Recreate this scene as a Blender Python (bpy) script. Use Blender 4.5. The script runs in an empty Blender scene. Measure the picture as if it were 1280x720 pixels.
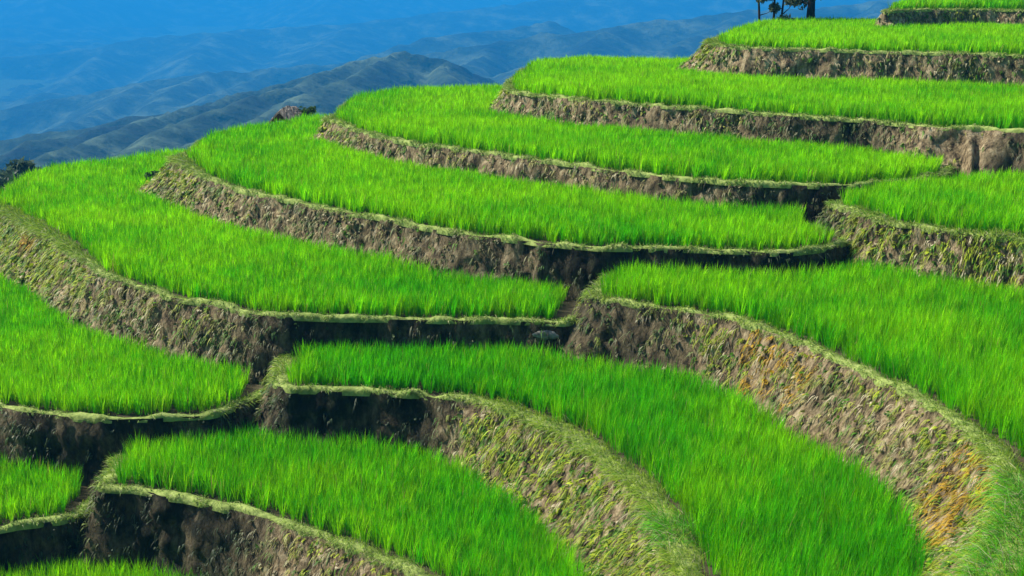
import bpy, bmesh, math
import numpy as np
from mathutils import Vector, geometry

R = np.random.RandomState(11)
sc = bpy.context.scene
COL = sc.collection
RAD = math.radians

# ------------------------------------------------------------------ camera
F, PITCH = 1758.0, RAD(13.44)
cam = bpy.data.cameras.new('camera'); cam.sensor_width = 36; cam.lens = F / 1280 * 36
cam.clip_start = 0.5; cam.clip_end = 60000
cam_ob = bpy.data.objects.new('camera', cam); COL.objects.link(cam_ob)
cam_ob.rotation_euler = (math.pi / 2 - PITCH, 0, 0)
sc.camera = cam_ob
CP, SP = math.cos(PITCH), math.sin(PITCH)

def ray(px, py):
    a, b = (px - 640) / F, (360 - py) / F
    return a, CP + b * SP, -SP + b * CP
def on_level(px, py, z):                 # where the line of sight meets a level paddy
    a, y, w = ray(px, py); t = z / w
    return a * t, y * t
def at_dist(px, py, d):                  # point at a ground distance d
    a, y, w = ray(px, py); t = d / y
    return a * t, d, w * t
def project(p):
    x, y, z = p[..., 0], p[..., 1], p[..., 2]
    dep = np.maximum(y * CP - z * SP, .1); up = y * SP + z * CP
    return 640 + F * x / dep, 360 - F * up / dep

# ------------------------------------------------------------------ noise
def _h(ix, iy, iz, s):
    n = (ix * 374761393 + iy * 668265263 + iz * 1274126177 + s * 974634777) & 0xffffffff
    n = ((n ^ (n >> 13)) * 1274126177) & 0xffffffff
    n = ((n ^ (n >> 16)) * 2246822519) & 0xffffffff
    return ((n ^ (n >> 15)) & 0xffffff) / float(0xffffff)
def vnoise(x, y, z=0., s=0):
    x, y, z = np.broadcast_arrays(np.asarray(x, float), np.asarray(y, float), np.asarray(z, float))
    ix, iy, iz = [np.floor(q).astype(np.int64) for q in (x, y, z)]
    fx, fy, fz = x - ix, y - iy, z - iz
    fx, fy, fz = [q * q * (3 - 2 * q) for q in (fx, fy, fz)]
    o = 0.
    for dx in (0, 1):
        for dy in (0, 1):
            for dz in (0, 1):
                o = o + _h(ix + dx, iy + dy, iz + dz, s) * (fx if dx else 1 - fx) * (fy if dy else 1 - fy) * (fz if dz else 1 - fz)
    return o * 2 - 1
def fbm(x, y, z=0., s=0, o=4):
    t, a, f = 0., .5, 1.
    for k in range(o):
        t = t + a * vnoise(x * f, y * f, z * f, s + k); a *= .5; f *= 2.03
    return t
def ridged(x, y, s=0, o=5):
    t, a, f = 0., .5, 1.
    for k in range(o):
        t = t + a * (1 - 2 * np.abs(vnoise(x * f, y * f, 0., s + k))); a *= .5; f *= 2.1
    return t

# ------------------------------------------------------------------ mesh helpers
def link(name, me, mat, parent=None):
    o = bpy.data.objects.new(name, me); COL.objects.link(o)
    if mat: me.materials.append(mat)
    if parent: o.parent = parent
    return o
def mesh_np(name, V, loops, sizes, attrs=None, smooth=True):
    me = bpy.data.meshes.new(name)
    V = np.asarray(V, np.float32)
    me.vertices.add(len(V)); me.vertices.foreach_set('co', V.ravel())
    loops = np.asarray(loops, np.int32).ravel(); sizes = np.asarray(sizes, np.int32)
    me.loops.add(len(loops)); me.loops.foreach_set('vertex_index', loops)
    me.polygons.add(len(sizes))
    me.polygons.foreach_set('loop_start', np.concatenate([[0], np.cumsum(sizes)[:-1]]).astype(np.int32))
    me.polygons.foreach_set('use_smooth', np.full(len(sizes), smooth))
    for k, (typ, val) in (attrs or {}).items():
        a = me.attributes.new(k, typ, 'POINT')
        a.data.foreach_set('color' if typ == 'FLOAT_COLOR' else 'value', np.asarray(val, np.float32).ravel())
    me.update(calc_edges=True); me.validate()
    return me
def grid_faces(rows, cols, wrap=False):
    j, i = np.meshgrid(np.arange(rows - 1), np.arange(cols if wrap else cols - 1), indexing='ij')
    i2 = (i + 1) % cols
    q = np.stack([j * cols + i, j * cols + i2, (j + 1) * cols + i2, (j + 1) * cols + i], -1).reshape(-1, 4)
    return q
def tag(o, label=None, cat=None, group=None, kind=None):
    for k, v in (('label', label), ('category', cat), ('group', group), ('kind', kind)):
        if v: o[k] = v
    return o

def blade_mesh(name, base, up, lean, L, W, droop, colr):
    """grass blades as bent tapered strips: base (N,3), up/lean unit (N,3), length, width, droop"""
    n = len(base)
    side = np.cross(up, lean); side /= np.linalg.norm(side, axis=1, keepdims=True) + 1e-9
    V = np.zeros((n, 7, 3), np.float32)
    for k, (t, w) in enumerate(((0, .7), (.38, 1.), (.74, .7))):
        c = base + up * (L * t * (1 - .35 * droop * t))[:, None] + lean * (L * (.12 * t + droop * t * t))[:, None]
        c[:, 2] -= L * droop * .45 * t ** 3
        V[:, 2 * k] = c - side * (W * w * .5)[:, None]; V[:, 2 * k + 1] = c + side * (W * w * .5)[:, None]
    t = 1.
    c = base + up * (L * (1 - .35 * droop))[:, None] + lean * (L * (.12 + droop))[:, None]
    c[:, 2] -= L * droop * .45
    V[:, 6] = c
    o = (np.arange(n) * 7)[:, None]
    lp = np.concatenate([o + np.array([[0, 1, 3, 2]]), o + np.array([[2, 3, 5, 4]]), o + np.array([[4, 5, 6]])], 1)
    sz = np.tile([4, 4, 3], n)
    cc = np.ones((n, 7, 4), np.float32); cc[:, :, :3] = colr[:, None, :]
    return mesh_np(name, V.reshape(-1, 3), lp, sz, {'tint': ('FLOAT_COLOR', cc.reshape(-1, 4))})

# ------------------------------------------------------------------ materials
def new_mat(name):
    m = bpy.data.materials.new(name); m.use_nodes = True
    nt = m.node_tree; nt.nodes.clear()
    return m, nt, nt.nodes, nt.links
def leaf_mat(name, attr='tint', trans=.45, rough=.5, spec=.25, const=None):
    m, nt, N, Lk = new_mat(name)
    out = N.new('ShaderNodeOutputMaterial'); p = N.new('ShaderNodeBsdfPrincipled'); tr = N.new('ShaderNodeBsdfTranslucent')
    mix = N.new('ShaderNodeMixShader'); mix.inputs[0].default_value = trans
    p.inputs['Roughness'].default_value = rough; p.inputs['Specular IOR Level'].default_value = spec
    if const:
        no = N.new('ShaderNodeTexNoise'); no.inputs['Scale'].default_value = const[2]
        tc = N.new('ShaderNodeTexCoord'); Lk.new(tc.outputs['Object'], no.inputs['Vector'])
        rp = N.new('ShaderNodeValToRGB'); rp.color_ramp.elements[0].position = .35; rp.color_ramp.elements[1].position = .65
        rp.color_ramp.elements[0].color = (*const[0], 1); rp.color_ramp.elements[1].color = (*const[1], 1)
        Lk.new(no.outputs['Fac'], rp.inputs[0]); c = rp.outputs[0]
    else:
        a = N.new('ShaderNodeAttribute'); a.attribute_name = attr; c = a.outputs['Color']
    hs = N.new('ShaderNodeHueSaturation'); hs.inputs['Value'].default_value = 1.25
    Lk.new(c, p.inputs['Base Color']); Lk.new(c, hs.inputs['Color']); Lk.new(hs.outputs[0], tr.inputs['Color'])
    Lk.new(p.outputs[0], mix.inputs[1]); Lk.new(tr.outputs[0], mix.inputs[2]); Lk.new(mix.outputs[0], out.inputs[0])
    return m
def noise_mat(name, c1, c2, scale, rough=.95, stretch=(1, 1, 1), c3=None, bump=.0, bscale=None, p1=.35, p2=.65):
    m, nt, N, Lk = new_mat(name)
    out = N.new('ShaderNodeOutputMaterial'); p = N.new('ShaderNodeBsdfPrincipled')
    p.inputs['Roughness'].default_value = rough; p.inputs['Specular IOR Level'].default_value = .15
    tc = N.new('ShaderNodeTexCoord'); mp = N.new('ShaderNodeMapping'); mp.inputs['Scale'].default_value = stretch
    Lk.new(tc.outputs['Object'], mp.inputs[0])
    no = N.new('ShaderNodeTexNoise'); no.inputs['Scale'].default_value = scale; no.inputs['Detail'].default_value = 8
    no.inputs['Roughness'].default_value = .65
    Lk.new(mp.outputs[0], no.inputs['Vector'])
    rp = N.new('ShaderNodeValToRGB'); e = rp.color_ramp.elements
    e[0].position = p1; e[1].position = p2; e[0].color = (*c1, 1); e[1].color = (*c2, 1)
    if c3:
        k = e.new((p1 + p2) / 2); k.color = (*c3, 1)
    Lk.new(no.outputs['Fac'], rp.inputs[0]); Lk.new(rp.outputs[0], p.inputs['Base Color'])
    if bump:
        n2 = N.new('ShaderNodeTexNoise'); n2.inputs['Scale'].default_value = bscale or scale * 3; n2.inputs['Detail'].default_value = 6
        Lk.new(mp.outputs[0], n2.inputs['Vector'])
        b = N.new('ShaderNodeBump'); b.inputs['Strength'].default_value = 1; b.inputs['Distance'].default_value = bump
        Lk.new(n2.outputs['Fac'], b.inputs['Height']); Lk.new(b.outputs[0], p.inputs['Normal'])
    Lk.new(p.outputs[0], out.inputs[0])
    return m

M_RICE = leaf_mat('rice_leaf', trans=.42, spec=.06)
M_TUFT = leaf_mat('bank_grass_leaf', trans=.3, spec=.15)
M_GROUND = noise_mat('paddy_mud', (.035, .03, .015), (.07, .06, .03), 1.4, bump=.02)
M_BUND = noise_mat('bund_turf', (.05, .06, .018), (.27, .33, .09), 3.2, c3=(.15, .20, .045), bump=.03, p1=.27, p2=.58)

def wall_mat():
    m, nt, N, Lk = new_mat('earth_bank')
    out = N.new('ShaderNodeOutputMaterial'); p = N.new('ShaderNodeBsdfPrincipled')
    p.inputs['Roughness'].default_value = .95; p.inputs['Specular IOR Level'].default_value = .12
    tc = N.new('ShaderNodeTexCoord')
    mp = N.new('ShaderNodeMapping'); mp.inputs['Scale'].default_value = (1, 1, .38); Lk.new(tc.outputs['Object'], mp.inputs[0])
    def noise(sc_, vec, det=6, ro=.6):
        n = N.new('ShaderNodeTexNoise'); n.inputs['Scale'].default_value = sc_; n.inputs['Detail'].default_value = det
        n.inputs['Roughness'].default_value = ro; Lk.new(vec, n.inputs['Vector']); return n.outputs['Fac']
    def ramp(fac, stops):
        r = N.new('ShaderNodeValToRGB'); e = r.color_ramp.elements
        e[0].position, e[1].position = stops[0][0], stops[-1][0]; e[0].color = (*stops[0][1], 1); e[1].color = (*stops[-1][1], 1)
        for q, c in stops[1:-1]: e.new(q).color = (*c, 1)
        Lk.new(fac, r.inputs[0]); return r.outputs[0]
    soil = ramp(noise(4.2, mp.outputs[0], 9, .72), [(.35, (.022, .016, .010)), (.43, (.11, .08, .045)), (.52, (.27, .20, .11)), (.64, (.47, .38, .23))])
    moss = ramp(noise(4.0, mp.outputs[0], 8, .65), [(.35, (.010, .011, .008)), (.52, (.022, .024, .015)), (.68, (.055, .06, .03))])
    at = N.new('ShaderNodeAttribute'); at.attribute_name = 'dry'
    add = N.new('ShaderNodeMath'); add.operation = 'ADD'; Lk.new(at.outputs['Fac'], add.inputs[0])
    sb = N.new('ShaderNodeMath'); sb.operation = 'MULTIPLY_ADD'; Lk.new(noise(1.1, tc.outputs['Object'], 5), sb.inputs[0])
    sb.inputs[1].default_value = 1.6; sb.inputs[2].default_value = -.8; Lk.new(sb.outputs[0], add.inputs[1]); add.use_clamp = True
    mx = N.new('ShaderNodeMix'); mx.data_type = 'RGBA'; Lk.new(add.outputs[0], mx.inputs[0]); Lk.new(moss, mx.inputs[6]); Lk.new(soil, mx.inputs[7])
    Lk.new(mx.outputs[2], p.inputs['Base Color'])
    b = N.new('ShaderNodeBump'); b.inputs['Distance'].default_value = .16
    Lk.new(noise(7, mp.outputs[0], 8, .7), b.inputs['Height']); Lk.new(b.outputs[0], p.inputs['Normal'])
    Lk.new(p.outputs[0], out.inputs[0])
    return m
M_WALL = wall_mat()

# ------------------------------------------------------------------ terraces
# lip: pixels of the rim from its left end to its right end, each (px, py, batter, dry 0..1, yellow 0..1, tuft density)
# far: silhouette pixels behind the crop (taken at crop height);  back: pixels (or plan points) closing the outline
T = []
def terrace(z, depth, lip, close, label, rice_label, tone=0.5, rice_h=.60):
    T.append(dict(z=z, depth=depth, lip=lip, close=close, label=label, rl=rice_label, tone=tone, rh=rice_h))

terrace(-3.0, 2.2,
  [(1108, 14, .4, .9, .3, 1), (1150, 12.5, .3, .9, .2, .8), (1220, 12, .3, .8, .2, .8), (1290, 13, .3, .8, .2, .8), (1420, 16, .3, .8, .2, .5)],
  [('w', 62, 66), ('w', 66, 100), ('s', 1290, -10), ('s', 1200, -6), ('s', 1130, -2)],
  'highest earth bank in the top right corner, under the uppermost strip of rice',
  'uppermost sliver of rice in the top right corner', .75)
terrace(-4.2, 2.3,
  [(886, 54, 1.0, .9, .8, 1.4), (896, 56, .7, .95, .6, 1.2), (912, 59, .35, 1, .3, .8), (960, 61, .25, 1, .15, .6), (1050, 63, .25, .95, .1, .6), (1150, 66, .25, .85, .15, .7), (1280, 70, .25, .7, .2, .8), (1460, 76, .3, .7, .2, .4)],
  [('w', 58, 56), ('w', 60, 90), ('s', 1230, 20), ('s', 1100, 22), ('s', 1000, 22), ('s', 940, 27), ('s', 905, 35)],
  'brown earth bank just below the tree, second from the top at the right',
  'strip of rice in front of the tree, second from the top', .85)
terrace(-5.8, 2.3,
  [(632, 110, .7, .9, .5, 1), (648, 115, .35, .9, .3, .9), (730, 125, .3, .9, .2, .7), (815, 131, .3, .8, .2, .8), (910, 138, .25, .7, .15, .9), (990, 145, .2, .35, .1, .8), (1080, 150, .2, .2, .15, .7), (1170, 159, .5, 1.1, .2, .5), (1225, 161, .6, 1.2, .2, .4), (1280, 166, .35, .25, .1, .6), (1450, 178, .3, .3, .1, .4)],
  [('w', 50, 46), ('w', 55, 72), ('s', 1000, 62), ('s', 890, 68), ('s', 800, 69), ('s', 720, 68), ('s', 668, 73), ('s', 648, 84)],
  'long brown earth bank with a crumbled pale gully at its right end',
  'long strip of rice below the second bank, its left end against the blue mountains', .75)
terrace(-7.1, 2.2,
  [(408, 151, .9, .9, .7, 1.4), (422, 154, .55, .95, .5, 1), (450, 165, .35, .95, .25, .8), (500, 177, .3, .9, .2, .8), (640, 196, .3, .8, .15, .8), (715, 205, .3, .75, .15, .8), (790, 216, .25, .7, .15, .7), (890, 226, .2, .55, .1, .7), (990, 231, .15, .25, .05, .5), (1052, 232, .2, .2, .1, .8), (1110, 229, .3, .4, .2, 1), (1165, 221, .4, .5, .3, 1), (1196, 208, .4, .5, .3, 1)],
  [('w', 18, 52), ('w', 10, 62), ('s', 640, 103), ('s', 560, 105), ('s', 500, 108), ('s', 440, 117), ('s', 424, 130)],
  'earth bank curving round to a bare tip right of the field hut',
  'curved strip of rice right of the field hut, ending at the crumbled gully', .7)
terrace(-7.45, 2.2,
  [(1036, 256, .45, .35, .4, 1.5), (1062, 262, .5, .5, .5, 1.6), (1086, 271, .5, .7, .7, 1.5), (1130, 280, .35, .75, .4, 1.2), (1200, 291, .3, .8, .5, 1.4), (1280, 301, .35, .85, .7, 1.6), (1420, 325, .4, .8, .7, .8)],
  [('w', 40, 33), ('w', 44, 48), ('w', 16, 46), ('w', 12, 44)],
  'scrubby bank with yellow green weeds at the right edge, halfway up the slope',
  'bright rice at the right edge below the crumbled gully', .55)
terrace(-8.2, 2.2,
  [(216, 200, 1.2, .9, .9, 1.6), (226, 204, 1.0, .95, .8, 1.5), (242, 213, .7, .95, .6, 1.3), (268, 225, .5, .9, .3, 1), (320, 242, .4, .85, .2, 1), (400, 258, .35, .8, .15, .9), (475, 272, .3, .7, .1, .9), (550, 287, .28, .65, .1, .8), (640, 300, .25, .45, .05, .7), (700, 306, .15, .2, .05, .5), (760, 310, .12, .1, .05, .3), (850, 311, .12, .1, .1, .4), (920, 313, .12, .1, .1, .4), (990, 315, .12, .1, .1, .4), (1045, 308, .2, .2, .3, .8), (1068, 296, .3, .4, .4, 1.2), (1084, 280, .3, .4, .4, 1.2)],
  [('w', 11, 43), ('w', 4, 58), ('s', 405, 141), ('s', 340, 149), ('s', 290, 158), ('s', 250, 166), ('s', 233, 180)],
  'long stony bank with a weedy bump at its left tip, below the hut',
  'long strip of rice behind the middle stony bank, below the field hut', .6)
terrace(-9.0, 2.6,
  [(782, 316, .3, .3, .5, 1), (768, 330, .5, .5, .6, 1.3), (756, 352, .8, .6, .6, 1.5), (742, 371, .45, .35, .5, 1), (790, 379, .35, .3, .3, .6), (840, 386, .45, .5, .35, .8), (900, 397, .5, .75, .5, 1), (950, 411, .55, .85, .5, 1.1), (1000, 430, .6, .9, .4, 1.2), (1045, 452, .6, .9, .35, 1.3), (1092, 474, .6, .9, .4, 1.3), (1145, 498, .6, .95, .4, 1.3), (1195, 532, .65, .95, .5, 1.4), (1238, 572, .7, .95, .8, 1.8), (1262, 606, .75, .95, 1.1, 2.2), (1266, 650, .8, .95, 1.3, 2.4), (1240, 705, .8, .9, 1.3, 2.4), (1212, 765, .8, .9, 1.2, 2), (1200, 880, .7, .9, .8, .6)],
  [('w', 8, 12.5), ('w', 24, 14), ('w', 34, 22), ('w', 36, 36), ('w', 22, 41), ('w', 11, 42), ('w', 7, 43)],
  'broad straw streaked slope with orange dry patches, at the lower right',
  'broad patch of rice at the right edge, above the straw streaked slope', .35, .64)
terrace(-9.7, 2.6,
  [(-30, 262, .8, .9, .8, 1.5), (-2, 262, .8, .9, .9, 1.5), (17, 274, .75, .9, .9, 1.6), (56, 294, .7, .9, .95, 1.7), (93, 317, .6, .9, .7, 1.5), (127, 341, .5, .75, .35, 1.2), (169, 356, .45, .75, .3, 1.2), (225, 373, .4, .7, .3, 1.2), (281, 385, .35, .65, .3, 1.1), (330, 393, .2, .35, .15, .6), (380, 397, .1, .15, .05, .25), (450, 398, .1, .15, .05, .25), (540, 399, .1, .2, .05, .25), (620, 400, .1, .25, .05, .25), (680, 402, .12, .3, .1, .3), (712, 402, .3, .4, .4, .8), (748, 392, .3, .4, .4, .8)],
  [('w', 7, 38), ('w', -2, 55), ('s', 235, 182), ('s', 180, 189), ('s', 120, 195), ('s', 70, 202), ('s', 30, 212), ('s', 4, 226), ('s', -22, 244)],
  'bank with a yellow weedy nose, darkening to a thin black strip holding the pale rock',
  'wide crescent of rice sweeping from the left edge towards the centre', .55, .62)
terrace(-10.8, 2.6,
  [(372, 420, .4, .4, .5, 1.2), (362, 440, .5, .5, .6, 1.3), (352, 462, .6, .5, .7, 1.5), (344, 478, .3, .25, .5, .8), (365, 485, .15, .08, .05, .25), (450, 488, .12, .05, .05, .2), (535, 495, .2, .08, .1, .3), (575, 500, .5, .6, .35, .9), (612, 508, .65, .9, .7, 1.5), (650, 520, .75, .95, .85, 1.7), (700, 540, .8, .95, .85, 1.7), (750, 573, .8, .95, .8, 1.7), (800, 615, .8, .95, .9, 1.8), (828, 660, .8, .95, 1.1, 2.2), (855, 720, .8, .95, 1, 2), (900, 800, .8, .9, 1, 1)],
  [('w', 6, 18), ('w', 12, 17), ('w', 16, 24), ('w', 12, 33), ('w', 4, 38.5), ('w', -3, 39.5)],
  'bank turning from a black face into a yellow green tufted slope',
  'large field of rice in the lower right, between the two tufted slopes', .3, .64)
terrace(-11.5, 2.6,
  [(-260, 470, .3, .5, .2, .6), (-120, 488, .3, .4, .2, .8), (-30, 501, .25, .35, .2, .8), (0, 507, .2, .4, .1, .8), (60, 517, .15, .15, .05, .4), (140, 525, .12, .06, .02, .2), (210, 523, .12, .06, .05, .2), (268, 518, .2, .15, .3, .5), (300, 505, .35, .25, .5, .9), (335, 492, .35, .3, .5, .9)],
  [('w', -6, 37), ('w', -14, 46), ('w', -22, 60), ('w', -34, 60), ('w', -38, 46)],
  'black shaded bank at the left edge, holding the wedge of rice above it',
  'wedge of rice at the left edge below the yellow weedy nose', .5, .62)
terrace(-12.4, 2.6,
  [(168, 548, .4, .3, .4, 1), (152, 566, .4, .3, .5, 1), (136, 590, .4, .3, .6, 1.2), (126, 608, .3, .2, .5, .9), (165, 612, .15, .06, .05, .3), (240, 624, .15, .05, .05, .25), (300, 637, .25, .1, .05, .3), (350, 652, .5, .6, .2, .9), (400, 672, .6, .9, .4, 1.3), (450, 690, .6, .9, .5, 1.3), (530, 722, .6, .9, .5, 1.3), (620, 770, .6, .9, .5, 1), (700, 860, .6, .9, .5, .6)],
  [('w', 3, 24), ('w', 5, 28), ('w', 0, 33.5), ('w', -6, 36)],
  'lowest large bank, black on the left and pale and stony towards the right',
  'patch of rice at the bottom centre, left of the yellow green tufted slope', .35, .64)
terrace(-13.2, 2.4,
  [(-220, 690, .3, .3, .2, .5), (-60, 668, .2, .2, .1, .6), (0, 661, .15, .1, .05, .4), (50, 653, .15, .08, .1, .4), (92, 646, .2, .15, .4, .8), (116, 628, .3, .2, .5, .9), (140, 612, .3, .2, .5, .9)],
  [('w', -10, 34.5), ('w', -14, 38), ('w', -28, 40), ('w', -28, 34)],
  'low black bank in the bottom left corner',
  'small corner of rice at the left edge near the bottom', .5, .62)
terrace(-14.5, 2.4,
  [(-260, 800, .3, .3, .2, .5), (0, 790, .3, .3, .2, .5), (200, 800, .3, .3, .2, .5), (420, 820, .3, .3, .2, .5)],
  [('w', 2, 28), ('w', -4, 33), ('w', -14, 36), ('w', -26, 37)],
  'lowest bank, below the bottom left corner of the picture',
  'rice tips along the bottom left edge', .45, .62)

def catmull(P, closed=True, n=10):
    m = len(P); out = []
    for i in range(m):
        p0, p1, p2, p3 = P[(i - 1) % m], P[i], P[(i + 1) % m], P[(i + 2) % m]
        d0 = max(np.linalg.norm(p1[:2] - p0[:2]), 1e-3) ** .5; d1 = max(np.linalg.norm(p2[:2] - p1[:2]), 1e-3) ** .5; d2 = max(np.linalg.norm(p3[:2] - p2[:2]), 1e-3) ** .5
        t0, t1 = 0., d0; t2 = t1 + d1; t3 = t2 + d2
        for t in np.linspace(t1, t2, n, endpoint=False):
            A1 = p0 * (t1 - t) / (t1 - t0) + p1 * (t - t0) / (t1 - t0); A2 = p1 * (t2 - t) / (t2 - t1) + p2 * (t - t1) / (t2 - t1)
            A3 = p2 * (t3 - t) / (t3 - t2) + p3 * (t - t2) / (t3 - t2)
            B1 = A1 * (t2 - t) / (t2 - t0) + A2 * (t - t0) / (t2 - t0); B2 = A2 * (t3 - t) / (t3 - t1) + A3 * (t - t1) / (t3 - t1)
            C = B1 * (t2 - t) / (t2 - t1) + B2 * (t - t1) / (t2 - t1)
            C[2:] = p1[2:] + (p2[2:] - p1[2:]) * (t - t1) / (t2 - t1)
            out.append(C)
    return np.array(out)
def resample(P, step):
    Q = np.vstack([P, P[:1]]); s = np.concatenate([[0], np.cumsum(np.linalg.norm(np.diff(Q[:, :2], axis=0), axis=1))])
    m = int(s[-1] / step); u = np.linspace(0, s[-1], m, endpoint=False)
    return np.stack([np.interp(u, s, Q[:, k]) for k in range(Q.shape[1])], 1)
def inside(pts, poly):
    x, y = pts[:, 0], pts[:, 1]; r = np.zeros(len(pts), bool)
    x0, y0 = poly[:, 0], poly[:, 1]; x1, y1 = np.roll(x0, -1), np.roll(y0, -1)
    for a, b, c, d in zip(x0, y0, x1, y1):
        if b == d: continue
        k = (b > y) != (d > y)
        r ^= k & (x < (c - a) * (y - b) / (d - b) + a)
    return r

STEP = .14
for t in T:
    z = t['z']; P = []
    for (px, py, b, dry, yel, den) in t['lip']:
        x, y = on_level(px, py, z); P.append([x, y, b, dry, yel, den, 1.])
    for c in t['close']:
        if c[0] == 'w': P.append([c[1], c[2], .4, .5, .3, .3, 0.])
        else:
            x, y = on_level(c[1], c[2], z + .5); P.append([x, y, .6, .6, .5, .5, .6])
    L = resample(catmull(np.array(P)), STEP)
    x, y = L[:, 0], L[:, 1]
    area = .5 * np.sum(x * np.roll(y, -1) - y * np.roll(x, -1))
    if area < 0: L = L[::-1].copy()
    def normals(L):
        tx = np.zeros((len(L), 2))
        for k in range(1, 6): tx += np.roll(L[:, :2], -k, 0) - np.roll(L[:, :2], k, 0)
        tx /= np.linalg.norm(tx, axis=1, keepdims=True) + 1e-9
        return np.stack([tx[:, 1], -tx[:, 0]], 1)
    n = normals(L)
    w = fbm(L[:, 0] * .55, L[:, 1] * .55, z, 3, 4) * .22 + fbm(L[:, 0] * 2.2, L[:, 1] * 2.2, z, 9, 3) * .10
    L[:, :2] += n * w[:, None]
    t['L'] = L; t['n'] = normals(L)

GX, GY = on_level(1215, 163, -5.8)
for ti, t in enumerate(T):
    L, n, z, D = t['L'], t['n'], t['z'], t['depth']; M = len(L)
    # --- earth bank
    rows = 26; V = np.zeros((rows, M, 3)); vv = np.linspace(0, 1, rows)
    for r, v in enumerate(vv):
        d = D * v
        off = L[:, 2] * d * (.75 + .5 * v) + .05
        zz = np.full(M, z - d)
        q = fbm(L[:, 0] * 1.1 + n[:, 0] * d, L[:, 1] * 1.1 + n[:, 1] * d, zz * 1.0, 21, 4) * .5 + ridged(L[:, 0] * 1.9, L[:, 1] * 1.9 + zz * .35, 33, 3) * .22
        q2 = fbm(L[:, 0] * 4.6, L[:, 1] * 4.6, zz * 2.6, 27, 3)
        gul = np.exp(-(np.hypot(L[:, 0] - GX, L[:, 1] - GY) / 2.6) ** 2) if ti == 2 else 0.
        off = off + gul * (ridged(L[:, 0] * .8 + zz * .12, L[:, 1] * .8, 77, 3) * .75 + .1) * min(1, v * 3) + (q * .42 + q2 * .16) * min(1, .25 + v * 5)
        V[r, :, 0] = L[:, 0] + n[:, 0] * off; V[r, :, 1] = L[:, 1] + n[:, 1] * off; V[r, :, 2] = zz
    t['V'] = V
    fq = grid_faces(rows, M, True)[:, ::-1]
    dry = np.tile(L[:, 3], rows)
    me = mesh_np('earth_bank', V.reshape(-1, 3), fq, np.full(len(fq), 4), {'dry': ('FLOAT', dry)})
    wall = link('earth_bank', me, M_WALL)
    tag(wall, t['label'], 'earth bank', 'earth banks stepping down the hillside')
    t['wall'] = wall
    # --- bund along the rim
    prof = [(-.32, -.12), (-.24, -.01), (-.16, .035), (-.06, .055), (.03, .035), (.07, -.02), (.08, -.10)]
    B = np.zeros((len(prof), M, 3))
    wid = (1 + 1.6 * np.clip(L[:, 4] - .35, 0, 1)) * (1 + .9 * fbm(L[:, 0] * .9, L[:, 1] * .9, z, 15, 3))
    for r, (o, h) in enumerate(prof):
        o2 = np.where(o < 0, o * wid, o) + fbm(L[:, 0] * 3, L[:, 1] * 3, o, 5, 3) * .07
        B[r, :, 0] = L[:, 0] + n[:, 0] * o2; B[r, :, 1] = L[:, 1] + n[:, 1] * o2
        B[r, :, 2] = z + h + (fbm(L[:, 0] * 2.0, L[:, 1] * 2.0, 7., 5, 4) * .13 if h > -.1 else 0)
    fq = grid_faces(len(prof), M, True)
    me = mesh_np('bund', B.reshape(-1, 3), fq, np.full(len(fq), 4))
    link('bund', me, M_BUND, wall)
    t['B'] = B
    # --- wet earth floor of the paddy
    ring = L[::4, :2] - n[::4] * .12
    tri = geometry.tessellate_polygon([[Vector((p[0], p[1], 0)) for p in ring]])
    G = np.column_stack([ring, np.full(len(ring), z - .03)])
    me = mesh_np('paddy_ground', G, np.array(tri), np.full(len(tri), 3), smooth=False)
    me.flip_normals() if me.polygons[0].normal.z < 0 else None
    tag(link('paddy_ground', me, M_GROUND), kind='structure')

def visible(p, m=420):
    px, py = project(p); return (px > -m) & (px < 1280 + m) & (py > -80) & (py < 960)

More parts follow.
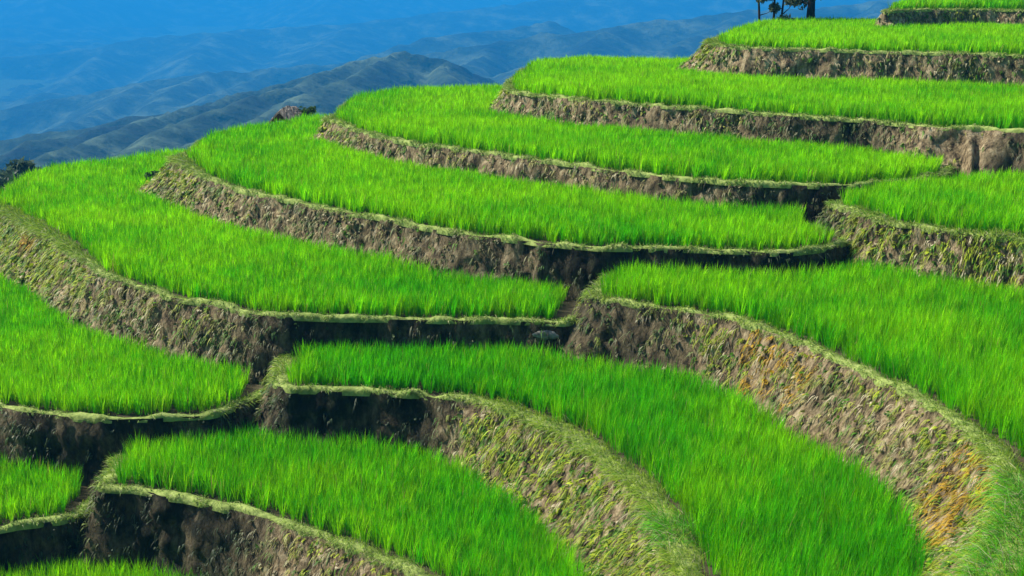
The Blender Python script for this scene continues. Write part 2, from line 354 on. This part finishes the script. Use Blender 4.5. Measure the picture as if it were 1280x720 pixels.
# ------------------------------------------------------------------ rice
def lerp(a, b, t): return np.array(a)[None] * (1 - t[:, None]) + np.array(b)[None] * t[:, None]
total = 0
for ti, t in enumerate(T):
    L, n, z = t['L'], t['n'], t['z']
    own = L[::3, :2] - n[::3] * (.27 + .75 * np.clip(L[::3, 4:5] - .42, 0, .4))
    x0, y0 = own.min(0); x1, y1 = own.max(0); S = .19
    gx, gy = np.meshgrid(np.arange(x0, x1, S), np.arange(y0, y1, S))
    p = np.column_stack([gx.ravel(), gy.ravel()]); p += R.uniform(-.08, .08, p.shape)
    p = p[visible(np.column_stack([p, np.full(len(p), z + .3)]))]
    p = p[inside(p, own)]
    for u in T:
        if u['z'] > z + .05 and len(p):
            f = u['L'][::3, :2] + u['n'][::3] * (u['L'][::3, 2] * (u['z'] - z) * .95 + (.7 if .6 < u['z'] - z < .9 else .12))[:, None]
            p = p[~inside(p, f)]
    if not len(p): continue
    p = p[vnoise(p[:, 0] * 1.7, p[:, 1] * 1.7, z, 41) > -.86]
    d = np.hypot(p[:, 0], p[:, 1])
    nb = np.clip(np.round(26 - (d - 24) * .32), 11, 26).astype(int)
    ci = np.repeat(np.arange(len(p)), nb); N_ = len(ci); total += N_
    c = p[ci]; dd = d[ci]
    clump_h = (1 + .30 * fbm(p[:, 0] * .5, p[:, 1] * .5, z, 51, 3) + .07 * R.randn(len(p)))[ci]
    az = R.uniform(0, 2 * np.pi, N_); rad = np.abs(R.normal(0, .05, N_))
    base = np.column_stack([c[:, 0] + np.cos(az) * rad, c[:, 1] + np.sin(az) * rad, np.full(N_, z - .03)])
    # a light breeze from the left leans all tips a little the same way
    lean = np.column_stack([np.cos(az) + .12, np.sin(az) - .1, np.zeros(N_)]); lean /= np.linalg.norm(lean, axis=1, keepdims=True)
    up = np.tile([0., 0., 1.], (N_, 1)) + lean * np.abs(R.normal(.06, .07, N_))[:, None]; up /= np.linalg.norm(up, axis=1, keepdims=True)
    Ln = t['rh'] * clump_h * R.uniform(.76, 1.14, N_)
    W = .0105 * (dd / 26) ** 1.0 * R.uniform(.75, 1.25, N_)
    droop = np.clip(R.normal(.10, .09, N_), .0, .5)
    yb = np.clip(t['tone'] + .95 * fbm(p[:, 0] * .3, p[:, 1] * .3, z, 61, 4)[ci] + .24 * R.randn(len(p))[ci] + .18 * R.randn(N_), 0, 1)
    colr = lerp((.050, .365, .002), (.250, .560, .002), yb) * (R.uniform(.62, 1.38, len(p))[ci] * R.uniform(.75, 1.25, N_))[:, None]
    old = R.rand(N_) < .012; colr[old] = (.30, .27, .07)
    me = blade_mesh('rice_crop', base, up, lean, Ln, W, droop, colr)
    tag(link('rice_crop', me, M_RICE), t['rl'], 'rice', 'rice standing in the terraced paddies', 'stuff')
print('RICE BLADES', total)

# ------------------------------------------------------------------ grass on banks and bunds
ORANGE = [on_level(955, 452, -9.6) + (.8,), on_level(1225, 635, -10.) + (1.2,), on_level(1000, 478, -9.7) + (.5,), on_level(60, 305, -10.2) + (.9,)]
tot2 = 0
for ti, t in enumerate(T):
    L, n, z, V, B = t['L'], t['n'], t['z'], t['V'], t['B']; M = len(L)
    P_, U_, LE_, LN_, W_, DR_, C_ = [], [], [], [], [], [], []
    low = [u['z'] for u in T if u['z'] < z - .3]
    # bank face
    K = 230 * M // 7
    i = R.randint(0, M, K); v = R.uniform(.02, .98, K)
    keep = R.rand(K) < np.maximum(L[i, 5], .5 * L[i, 6]) * .5; i, v = i[keep], v[keep]
    r = v * (V.shape[0] - 1); r0 = r.astype(int); fr = (r - r0)[:, None]
    p = V[r0, i] * (1 - fr) + V[np.minimum(r0 + 1, V.shape[0] - 1), i] * fr
    ok = visible(p, 250) & ((n[i] * -p[:, :2]).sum(1) > -.25 * np.hypot(p[:, 0], p[:, 1])); i, v, p = i[ok], v[ok], p[ok]
    # patches rather than an even cover
    pn = fbm(p[:, 0] * 1.3, p[:, 1] * 1.3, p[:, 2] * 1.3, 71, 4); ok = pn + (L[i, 5] - .9) * .5 + .5 * L[i, 4] * np.clip(.45 - v, 0, 1) * 2 > R.uniform(-.5, .22, len(p)); i, v, p = i[ok], v[ok], p[ok]
    nb = 5; k = np.repeat(np.arange(len(p)), nb); Nn = len(k)
    if Nn:
        ii, vv_ = i[k], v[k]; base = p[k] + R.normal(0, .035, (Nn, 3))
        nn = np.column_stack([n[ii], np.full(Nn, .35)])
        up = nn + R.normal(0, .35, (Nn, 3)) + np.array([0, 0, .15]); up /= np.linalg.norm(up, axis=1, keepdims=True)
        lean = np.column_stack([n[ii] * .45, np.full(Nn, -1.)]) + R.normal(0, .2, (Nn, 3)); lean /= np.linalg.norm(lean, axis=1, keepdims=True)
        dist = np.hypot(base[:, 0], base[:, 1])
        ln = R.uniform(.08, .26, Nn) * (.75 + .5 * L[ii, 4]); W = .0155 * dist / 26 * R.uniform(.6, 1.5, Nn); dr = R.uniform(.5, 1.1, Nn)
        dry, yel = L[ii, 3], L[ii, 4]
        g = fbm(base[:, 0] * .8, base[:, 1] * .8, base[:, 2], 81, 3)
        u = R.rand(len(p))[k]; pick = R.rand(len(p))[k]; leafy = (R.rand(len(p)) < .32)[k]
        ln = np.where(leafy, ln * .5, ln); W = np.where(leafy, W * 2.6, W); dr = np.where(leafy, dr * .6, dr)
        lean = np.where(leafy[:, None], lean + R.normal(0, .6, (Nn, 3)), lean); lean /= np.linalg.norm(lean, axis=1, keepdims=True)
        ye = np.clip(yel * 1.5 - .25 + g * .9 + .5 * (u - .5) + .25 * (1 - vv_) + .9 * yel * np.clip(.5 - vv_, 0, 1) * 2 - .1, 0, 1)
        c = lerp((.30, .25, .125), (.30, .37, .02), ye)
        pale = (pick < .16 - .08 * yel); c[pale] = (.44, .39, .24)
        gry = (pick > .20) & (pick < .42) & (ye < .8); c[gry] = (.16, .19, .07)
        grn = pick > .80 - .14 * yel; c[grn] = (.09, .22, .015)
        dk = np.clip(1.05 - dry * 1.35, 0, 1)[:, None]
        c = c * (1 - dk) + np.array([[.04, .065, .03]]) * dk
        for (ox, oy, orad) in ORANGE:
            m = (np.hypot(base[:, 0] - ox, base[:, 1] - oy) < orad * (1 + .5 * g)) & (u < .62); c[m] = (.40, .25, .02)
        c = c * (R.uniform(.5, 1.3, len(p))[k] * R.uniform(.7, 1.25, Nn))[:, None]
        P_.append(base); U_.append(up); LE_.append(lean); LN_.append(ln); W_.append(W); DR_.append(dr); C_.append(c)
    # short grass on the bund, hanging over the rim
    K = int(M * STEP * 330)
    i = R.randint(0, M, K); rr = R.uniform(.6, 5.2, K); r0 = rr.astype(int); fr = (rr - r0)[:, None]
    p = B[r0, i] * (1 - fr) + B[r0 + 1, i] * fr
    ok = visible(p, 250) & (L[i, 6] > .3) & (R.rand(K) < .2 + .8 * L[i, 4] + .4 * vnoise(p[:, 0] * 2, p[:, 1] * 2, 0, 91)); i, p, rr = i[ok], p[ok], rr[ok]
    k = np.repeat(np.arange(len(p)), 2); Nn = len(k)
    if Nn:
        ii = i[k]; base = p[k] + R.normal(0, .03, (Nn, 3)) * [1, 1, .2]
        out = np.clip((rr[k] - 2.5) / 2.5, -.3, 1)
        up = np.column_stack([n[ii] * (out * .8)[:, None], np.ones(Nn)]) + R.normal(0, .3, (Nn, 3)); up /= np.linalg.norm(up, axis=1, keepdims=True)
        lean = np.column_stack([n[ii] * .8, -.3 - .4 * np.clip(out, 0, 1)]) + R.normal(0, .5, (Nn, 3)); lean /= np.linalg.norm(lean, axis=1, keepdims=True)
        dist = np.hypot(base[:, 0], base[:, 1])
        ln = R.uniform(.05, .15, Nn) * (1 + 2.6 * np.clip(L[ii, 4] - .3, 0, 1)); W = .010 * dist / 26 * R.uniform(.7, 1.4, Nn); dr = R.uniform(.3, .9, Nn)
        c = lerp((.25, .33, .09), (.28, .40, .02), np.clip(L[ii, 4] + .3 * R.randn(Nn), 0, 1))
        lush = (L[ii, 4] > 1.05) & (R.rand(Nn) < .8); c[lush] = (.10, .42, .006); ln = np.where(L[ii, 4] > 1.05, ln * 1.25, ln)
        m = R.rand(Nn) < .14; c[m] = (.42, .40, .22)
        m = R.rand(len(p))[k] < .28; c[m] = (.10, .23, .015)
        c = c * R.uniform(.7, 1.25, Nn)[:, None]
        P_.append(base); U_.append(up); LE_.append(lean); LN_.append(ln); W_.append(W); DR_.append(dr); C_.append(c)
    if P_:
        cat = np.concatenate
        me = blade_mesh('bank_grass', cat(P_), cat(U_), cat(LE_), cat(LN_), cat(W_), cat(DR_), cat(C_)); tot2 += len(me.polygons) // 3
        tag(link('bank_grass', me, M_TUFT, t['wall']), kind='stuff')
print('BANK BLADES', tot2)

# ------------------------------------------------------------------ terrain below and around
far_pts = np.array([(*on_level(c[1], c[2], t['z'] + .5), t['z']) for t in T for c in t['close'] if c[0] == 's'])
def base_h(x, y):
    # the hillside that carries the spur, then the valley
    ax, ay, bx, by = -30., 34., 60., 46.
    s = np.clip(((x - ax) * (bx - ax) + (y - ay) * (by - ay)) / ((bx - ax) ** 2 + (by - ay) ** 2), 0, 1)
    d = np.maximum(np.hypot(x - ax - s * (bx - ax), y - ay - s * (by - ay)) - 14, 0)
    h = -17.5 - .42 * d
    near = np.clip(d / 60, 0, 1)
    h = np.maximum(h, -330 - .0 * d) + near * fbm(x * .008, y * .008, 0, 101, 5) * 22
    for fx, fy, fz in far_pts:
        q = np.hypot(x - fx, y - fy); h = np.maximum(h, fz - 2.1 - .62 * q)
    # the slope the photographer stands on
    q = np.maximum(np.hypot(x, np.minimum(y, 0) * 0 + np.maximum(y, 0)) - 1.5, 0)
    h = np.maximum(h, np.where(y < 0, -1.7 - .5 * np.maximum(np.abs(x) - 3, 0) * .0 + np.minimum(-y, 60) * .35, -1.7 - .85 * q))
    return h
na, rr = 300, np.concatenate([np.geomspace(1., 130, 90), np.geomspace(136, 12500, 60)])
aa = np.linspace(0, 2 * np.pi, na, endpoint=False)
gx = rr[:, None] * np.cos(aa)[None]; gy = rr[:, None] * np.sin(aa)[None]
V = np.stack([gx, gy, base_h(gx, gy)], -1).reshape(-1, 3)
V = np.vstack([V, [[0, 0, -1.7]]]); fq = grid_faces(len(rr), na, True)
cen = np.column_stack([np.full(na, len(V) - 1), np.arange(na), (np.arange(na) + 1) % na])
me = mesh_np('ground', V, np.concatenate([fq[:, ::-1].ravel(), cen.ravel()]), np.concatenate([np.full(len(fq), 4), np.full(na, 3)]))
M_FOREST = noise_mat('forest_slope', (.002, .008, .010), (.070, .105, .060), .014, c3=(.016, .034, .020), bump=4, bscale=.09)
M_HILLGND = noise_mat('hillside_grass', (.02, .05, .012), (.06, .10, .03), .25, bump=.2, bscale=1.2)
tag(link('ground', me, M_HILLGND), kind='structure')

# ------------------------------------------------------------------ far mountains
def ridge_range(name, ridges, x0, x1, y0, y1, step, floor, slope, amp, freq, seed, mat):
    X, Y = np.meshgrid(np.arange(x0, x1, step), np.arange(y0, y1, step))
    wx = X + fbm(X * freq * .8, Y * freq * .8, 0, seed + 5, 3) / freq * .16; wy = Y + fbm(X * freq * .8, Y * freq * .8, 3., seed + 6, 3) / freq * .16
    H = np.full(X.shape, floor, float); DM = np.full(X.shape, 1e9)
    for rd in ridges:
        pts = [at_dist(*q) for q in rd]
        for (ax, ay, az), (bx, by, bz) in zip(pts[:-1], pts[1:]):
            l2 = (bx - ax) ** 2 + (by - ay) ** 2
            s = np.clip(((wx - ax) * (bx - ax) + (wy - ay) * (by - ay)) / l2, 0, 1)
            d = np.hypot(wx - ax - s * (bx - ax), wy - ay - s * (by - ay))
            H = np.maximum(H, az + (bz - az) * s - slope * d + slope * .0); DM = np.minimum(DM, d)
    H = H + ridged(X * freq, Y * freq, seed, 6) * amp * np.clip(DM * freq * 1.2 + .18, 0, 1) - amp * .25 + fbm(X * freq * 14, Y * freq * 14, 0, seed + 3, 3) * amp * .09 + fbm(X * freq * 40, Y * freq * 40, 0, seed + 9, 3) * amp * .035
    H = np.maximum(H, floor)
    V = np.stack([X, Y, H], -1).reshape(-1, 3); fq = grid_faces(*X.shape)
    me = mesh_np(name, V, fq, np.full(len(fq), 4))
    return tag(link(name, me, mat), kind='structure')
ridge_range('mountain', [
    [(760, 150, 1350), (690, 112, 1300), (640, 92, 1270), (590, 74, 1240), (545, 58, 1220), (490, 50, 1200), (435, 60, 1180), (370, 78, 1160), (300, 100, 1130), (220, 128, 1100), (120, 150, 1080), (-40, 176, 1050), (-200, 190, 1050)],
    [(490, 50, 1200), (430, 88, 1000), (350, 126, 860), (270, 165, 740)],
    [(435, 60, 1180), (350, 98, 1000), (250, 140, 850), (160, 176, 720)],
    [(560, 62, 1225), (540, 105, 1000), (500, 150, 820)],
    [(300, 100, 1130), (200, 135, 960), (100, 172, 800), (20, 195, 700)],
    [(220, 128, 1100), (90, 160, 940), (-60, 190, 800)],
    ], -900, 420, 600, 1700, 5, -335, .62, 34, .006, 201, M_FOREST)
ridge_range('mountain', [
    [(1500, -60, 2600), (1280, -30, 2500), (1100, -8, 2400), (1000, 2, 2320), (930, 6, 2300), (860, 13, 2250), (780, 24, 2200), (700, 34, 2150), (620, 44, 2100), (520, 60, 2050), (420, 90, 2000)],
    [(930, 6, 2300), (860, 48, 1900), (780, 90, 1650)], [(780, 24, 2200), (690, 62, 1850), (600, 100, 1600)], [(1100, -8, 2400), (1050, 40, 1900)],
    [(620, 44, 2100), (570, 75, 1800)],
    ], -700, 1700, 1400, 3400, 12, -335, .55, 55, .0035, 231, M_FOREST)
ridge_range('mountain', [
    [(-300, 150, 2200), (-100, 138, 2200), (0, 128, 2250), (90, 112, 2300), (180, 92, 2350), (260, 78, 2400), (340, 70, 2450), (430, 64, 2500), (540, 40, 2600), (700, 20, 2900)],
    [(180, 92, 2350), (110, 130, 1950), (20, 160, 1700)], [(340, 70, 2450), (270, 112, 2000), (200, 140, 1750)], [(260, 78, 2400), (190, 118, 2000)],
    ], -1500, 300, 1500, 3500, 13, -335, .5, 60, .003, 261, M_FOREST)
ridge_range('mountain', [
    [(-500, 70, 3800), (-150, 66, 3800), (0, 58, 3900), (140, 44, 4000), (300, 30, 4100), (450, 22, 4200), (620, 2, 4400), (800, -20, 4600), (1000, -40, 4800), (1300, -60, 5000)],
    [(140, 44, 4000), (60, 90, 3300)], [(450, 22, 4200), (380, 60, 3500)], [(300, 30, 4100), (230, 68, 3400)],
    ], -3000, 2600, 2800, 6000, 32, -335, .45, 90, .0016, 291, M_FOREST)
ridge_range('mountain', [
    [(-900, -60, 7000), (-300, -75, 7200), (100, -95, 7400), (500, -85, 7600), (900, -120, 7800), (1400, -100, 8000), (2200, -110, 8000)],
    [(100, -95, 7400), (40, 0, 5900)], [(500, -85, 7600), (430, -10, 6000)], [(900, -120, 7800), (850, -20, 6200)],
    ], -7000, 7000, 5200, 10500, 80, -335, .4, 160, .0007, 321, M_FOREST)

# ------------------------------------------------------------------ trees, bushes
M_BARK = noise_mat('bark', (.010, .008, .007), (.042, .034, .027), 6, stretch=(1, 1, .25), bump=.03)
M_LEAFD = leaf_mat('tree_leaf', trans=.3)
def tube(bm, pts, rads, seg=8):
    rings = []
    for k, p in enumerate(pts):
        a = pts[min(k + 1, len(pts) - 1)] - pts[max(k - 1, 0)]; a.normalize()
        s = a.orthogonal().normalized(); q = a.cross(s)
        rings.append([bm.verts.new(p + (s * math.cos(2 * math.pi * j / seg) + q * math.sin(2 * math.pi * j / seg)) * rads[k] * (1 + .12 * R.randn())) for j in range(seg)])
    for a, b in zip(rings[:-1], rings[1:]):
        for j in range(seg): bm.faces.new((a[j], a[(j + 1) % seg], b[(j + 1) % seg], b[j]))
    bm.faces.new(rings[-1]); bm.faces.new(rings[0][::-1])
def leaf_cloud(centers, radii, n_each, size, c1, c2):
    P_, C_ = [], []
    for c, rad in zip(centers, radii):
        d = R.normal(0, 1, (n_each, 3)); d /= np.linalg.norm(d, axis=1, keepdims=True)
        P_.append(np.array(c) + d * (rad * R.uniform(.25, 1, n_each) ** .6)[:, None] * [1, 1, .75])
        C_.append(lerp(c1, c2, np.clip(R.rand() * .6 + R.rand(n_each) * .4, 0, 1)))
    return np.concatenate(P_), np.concatenate(C_)
def crown_mesh(name, P_, C_, size):
    n = len(P_)
    a = R.normal(0, 1, (n, 3)); a /= np.linalg.norm(a, axis=1, keepdims=True)
    b = np.cross(a, R.normal(0, 1, (n, 3))); b /= np.linalg.norm(b, axis=1, keepdims=True)
    s = size * R.uniform(.6, 1.4, n)[:, None]
    V = np.stack([P_ - a * s, P_ + b * s * .42, P_ + a * s, P_ - b * s * .42], 1).reshape(-1, 3)
    cc = np.ones((n, 4, 4), np.float32); cc[:, :, :3] = (C_ * R.uniform(.7, 1.3, n)[:, None])[:, None]
    return mesh_np(name, V, np.arange(n * 4), np.full(n, 4), {'tint': ('FLOAT_COLOR', cc.reshape(-1, 4))}, smooth=False)
def tree(name, label, cat, loc, height, trunk_r, crown_w, crown_z0, nleaf, size, c1, c2, lean=0., group=None, nclump=26, stems=1):
    root = bpy.data.objects.new(name, None); COL.objects.link(root); root.location = loc; root.empty_display_size = .3
    tag(root, label, cat, group)
    bm = bmesh.new(); cents, rads = [], []
    for s in range(stems):
        ox = 0 if stems == 1 else (s - (stems - 1) / 2) * .55 + R.uniform(-.1, .1)
        top = Vector((lean * height + ox * 1.5, R.uniform(-.3, .3), height * .9))
        ps = [Vector((ox, 0, -.3)) * (1 - q) + (top * q) + Vector((R.normal(0, .05), R.normal(0, .05), 0)) * (q > 0) * height * .15 + Vector((ox * (1 - q) * .0, 0, 0)) for q in np.linspace(0, 1, 7)]
        tube(bm, ps, [trunk_r * (1.25 if k == 0 else 1) * (1 - .8 * k / 6) for k in range(7)])
        nbr = max(3, nclump // (2 * stems))
        for b in range(nbr):
            q = crown_z0 + (1.0 - crown_z0) * ((b + R.uniform(.2, 1)) / nbr) ** .8; base = ps[0].lerp(ps[-1], q); az = R.uniform(0, 2 * math.pi)
            ext = crown_w * .5 * R.uniform(.5, 1.) * (1 - .45 * max(0, q - .5))
            tip = base + Vector((math.cos(az) * ext, math.sin(az) * ext, ext * R.uniform(.05, .7)))
            mid = base.lerp(tip, .5) + Vector((0, 0, -.08 * ext)); r0 = trunk_r * .38
            tube(bm, [base, mid, tip], [r0, r0 * .6, r0 * .2], 5)
            cents += [tuple(tip), tuple(mid.lerp(tip, .5) + Vector((R.normal(0, .2), R.normal(0, .2), .2)))]
            rads += [crown_w * R.uniform(.12, .22), crown_w * R.uniform(.10, .18)]
    cents += [(lean * height + R.normal(0, crown_w * .16), R.normal(0, crown_w * .1), height * q) for q in (.93, .9, .87, .84, .84, .8)]; rads += [crown_w * .17] * 6
    me = bpy.data.meshes.new('trunk'); bm.to_mesh(me); bm.free()
    link('trunk', me, M_BARK, root)
    P_, C_ = leaf_cloud(cents, rads, nleaf // max(1, len(cents)), size, c1, c2)
    link('crown', crown_mesh('crown', P_, C_, size), M_LEAFD, root)
    return root
x, y = on_level(1015, 24, -3.75)
tree('tree', 'tree with a dark thick trunk standing behind the rice near the top edge', 'tree', (x, y + .3, -4.25), 7.5, .26, 4.6, .14, 4200, .16, (.012, .03, .014), (.06, .09, .04), .02)
x, y = on_level(967, 25, -3.75)
tree('tree', 'slender tree of several thin pale stems, left of the thick dark trunk', 'tree', (x, y + .4, -4.3), 4.2, .085, 2.8, .04, 3600, .13, (.03, .06, .03), (.14, .17, .09), .0, stems=3)
for k, (px, py, dd, w, lab) in enumerate(((-6, 196, 118, 9.5, 'grey green bushy tree at the left edge beyond the rice'),
                                     (18, 213, 110, 7.5, 'lower rounded dark tree, right of the bushy tree at the left edge'),
                                     (-50, 192, 125, 10.0, 'tall tree just outside the left edge beyond the rice'))):
    tx, ty, tz = at_dist(px, py, dd); g = float(base_h(np.array([tx]), np.array([ty]))[0])
    tree('tree', lab, 'tree', (tx, ty, g), (tz - g) / .97, .28, w, .35, 20000, .26, (.018, .045, .022), (.085, .13, .07), .0, 'trees beyond the left end of the rice', nclump=34)
def bush(name, label, px, py, z, w, h, n, c1, c2, size=.07, d=None):
    if d: x, y, z = at_dist(px, py, d)
    else: x, y = on_level(px, py, z)
    root = bpy.data.objects.new(name, None); COL.objects.link(root); root.location = (x, y, z); root.empty_display_size = .2
    tag(root, label, 'bush')
    bm = bmesh.new(); cents, rads = [], []
    for k in range(9):
        az, q = R.uniform(0, 6.28), R.uniform(.3, 1)
        tip = Vector((math.cos(az) * w * .4 * q, math.sin(az) * w * .4 * q, h * R.uniform(.45, .95)))
        tube(bm, [Vector((math.cos(az) * .03, math.sin(az) * .03, -.12)), tip * .5 + Vector((0, 0, h * .1)), tip], [.02, .014, .006], 5)
        cents.append(tuple(tip)); rads.append(w * R.uniform(.16, .28))
    me = bpy.data.meshes.new('stem'); bm.to_mesh(me); bm.free(); link('stem', me, M_BARK, root)
    P_, C_ = leaf_cloud(cents, rads, n // 9, size, c1, c2)
    link('foliage', crown_mesh('foliage', P_, C_, size), M_LEAFD, root)
bush('bush', 'low dark bush beside the field hut on its right', 384, 146, -8.2, 1.0, .42, 500, (.02, .06, .015), (.07, .13, .03), .08)
bush('bush', 'dark weed clump at the foot of the weedy bump of the middle bank', 191, 236, -9.7, 1.0, .65, 500, (.015, .045, .012), (.05, .10, .02), .07)

# ------------------------------------------------------------------ field hut with thatched roof beyond the rice
M_THATCH = noise_mat('thatch', (.10, .08, .06), (.26, .23, .19), 5, stretch=(1, 1, .3), bump=.04)
M_WOOD = noise_mat('weathered_wood', (.05, .04, .03), (.14, .11, .08), 5, stretch=(1, 1, .2))
M_MAT = noise_mat('woven_bamboo', (.06, .06, .03), (.14, .13, .07), 8)
hx, hy, hz = at_dist(361, 125, 71.5)
hut = bpy.data.objects.new('field_hut', None); COL.objects.link(hut); hut.location = (hx, hy, hz - 2.80); hut.scale = (.88, .88, 1); hut.rotation_euler[2] = RAD(58); hut.empty_display_size = .5
tag(hut, 'small field hut with a grey thatched roof peeking over the rice', 'hut')
def box(bm, c, s):
    vs = [bm.verts.new((c[0] + dx * s[0] / 2, c[1] + dy * s[1] / 2, c[2] + dz * s[2] / 2)) for dx in (-1, 1) for dy in (-1, 1) for dz in (-1, 1)]
    for f in ((0, 1, 3, 2), (4, 6, 7, 5), (0, 4, 5, 1), (2, 3, 7, 6), (0, 2, 6, 4), (1, 5, 7, 3)): bm.faces.new([vs[k] for k in f])
def bm_obj(name, fn, mat, parent):
    bm = bmesh.new(); fn(bm); me = bpy.data.meshes.new(name); bm.to_mesh(me); bm.free(); return link(name, me, mat, parent)
def roof(bm):
    # sagging gabled thatch: rows from one eave over the ridge to the other, thick and ragged
    xs = np.linspace(-.85, .85, 25); ys = np.linspace(-1, 1, 15)
    for sgn, th in ((1, 0.), (-1, -.12)):
        g = [[bm.verts.new((x * (1 + .04 * R.randn() * (abs(u) > .9)), u * .95, 2.5 - .70 * abs(u) ** 1.15 - .18 * (abs(x) / .85) ** 2.5 + th + .02 * R.randn())) for x in xs] for u in ys]
        for a, b in zip(g[:-1], g[1:]):
            for j in range(len(xs) - 1): bm.faces.new((a[j], a[j + 1], b[j + 1], b[j]) if sgn > 0 else (a[j], b[j], b[j + 1], a[j + 1]))
        if sgn > 0: top = g
        else:
            for a, b in zip(top[0][:-1], top[0][1:]):
                k = top[0].index(a); bm.faces.new((a, g[0][k], g[0][k + 1], b))
            for a, b in zip(top[-1][:-1], top[-1][1:]):
                k = top[-1].index(a); bm.faces.new((a, b, g[-1][k + 1], g[-1][k]))
            for k in range(len(top) - 1):
                bm.faces.new((top[k][0], top[k + 1][0], g[k + 1][0], g[k][0])); bm.faces.new((top[k][-1], g[k][-1], g[k + 1][-1], top[k + 1][-1]))
bm_obj('roof', roof, M_THATCH, hut)
for sx in (-1, 1):
    for sy in (-1, 1):
        bm_obj('post', lambda b: tube(b, [Vector((sx * .62, sy * .6, -.6)), Vector((sx * .62, sy * .6, .8)), Vector((sx * .62, sy * .6, 1.78))], [.05, .045, .04]), M_WOOD, hut)
bm_obj('wall', lambda b: (box(b, (0, .62, 1.0), (1.16, .04, 1.3)), box(b, (-.64, 0, 1.0), (.04, 1.1, 1.3))), M_MAT, hut)
bm_obj('floor', lambda b: box(b, (0, 0, .3), (1.3, 1.25, .07)), M_WOOD, hut)

# ------------------------------------------------------------------ pale rock in the dark bank
def rock(bm):
    bmesh.ops.create_icosphere(bm, subdivisions=4, radius=1)
    for v in bm.verts:
        c = v.co; k = 1 + .35 * float(fbm(c.x * 1.3 + 3, c.y * 1.3, c.z * 1.3, 7, 4)); c.x *= .62 * k; c.y *= .3 * k; c.z *= .24 * k
M_ROCK = noise_mat('pale_rock', (.10, .095, .08), (.32, .30, .26), 4, bump=.03)
rx, ry = on_level(688, 412, -9.95)
ro = bm_obj('rock', rock, M_ROCK, None); ro.location = (rx, ry - .0, -10.06)
tag(ro, 'pale grey rock set in the thin dark bank at the centre of the picture', 'rock')
for poly in ro.data.polygons: poly.use_smooth = True

# ------------------------------------------------------------------ haze
m, nt, N, Lk = new_mat('blue_haze')
out = N.new('ShaderNodeOutputMaterial'); pv = N.new('ShaderNodeVolumePrincipled')
pv.inputs['Color'].default_value = (.022, .345, .80, 1); pv.inputs['Density'].default_value = .00034; pv.inputs['Anisotropy'].default_value = 0.
Lk.new(pv.outputs[0], out.inputs['Volume'])
bm = bmesh.new(); box(bm, (0, 0, (420 - 390) / 2), (27000, 27000, 810))
bmesh.ops.recalc_face_normals(bm, faces=bm.faces)
me = bpy.data.meshes.new('haze'); bm.to_mesh(me); bm.free()
tag(link('haze', me, m), kind='stuff')

# ------------------------------------------------------------------ light
EL, AZ = RAD(47), math.atan2(-.95, .31)
s = Vector((math.sin(AZ) * math.cos(EL), math.cos(AZ) * math.cos(EL), math.sin(EL)))
sun = bpy.data.lights.new('sun', 'SUN'); sun.energy = 4.6; sun.angle = RAD(.5); sun.color = (1, .945, .83)
so = bpy.data.objects.new('sun', sun); COL.objects.link(so); so.rotation_euler = s.to_track_quat('Z', 'Y').to_euler()
w = bpy.data.worlds.new('World'); sc.world = w; w.use_nodes = True
wn = w.node_tree.nodes; sky = wn.new('ShaderNodeTexSky'); sky.sky_type = 'NISHITA'; sky.sun_disc = False
sky.sun_elevation = EL; sky.sun_rotation = AZ % (2 * math.pi)
w.node_tree.links.new(sky.outputs[0], wn['Background'].inputs[0]); wn['Background'].inputs[1].default_value = .075

sc.render.engine = 'CYCLES'
cy = sc.cycles
cy.max_bounces = 7; cy.diffuse_bounces = 3; cy.glossy_bounces = 2; cy.transmission_bounces = 4; cy.volume_bounces = 1
cy.use_denoising = True
try: cy.denoiser = 'OPENIMAGEDENOISE'
except Exception: pass
sc.view_settings.view_transform = 'Standard'; sc.view_settings.look = 'None'; sc.view_settings.gamma = 1
sc.view_settings.exposure = 1.15
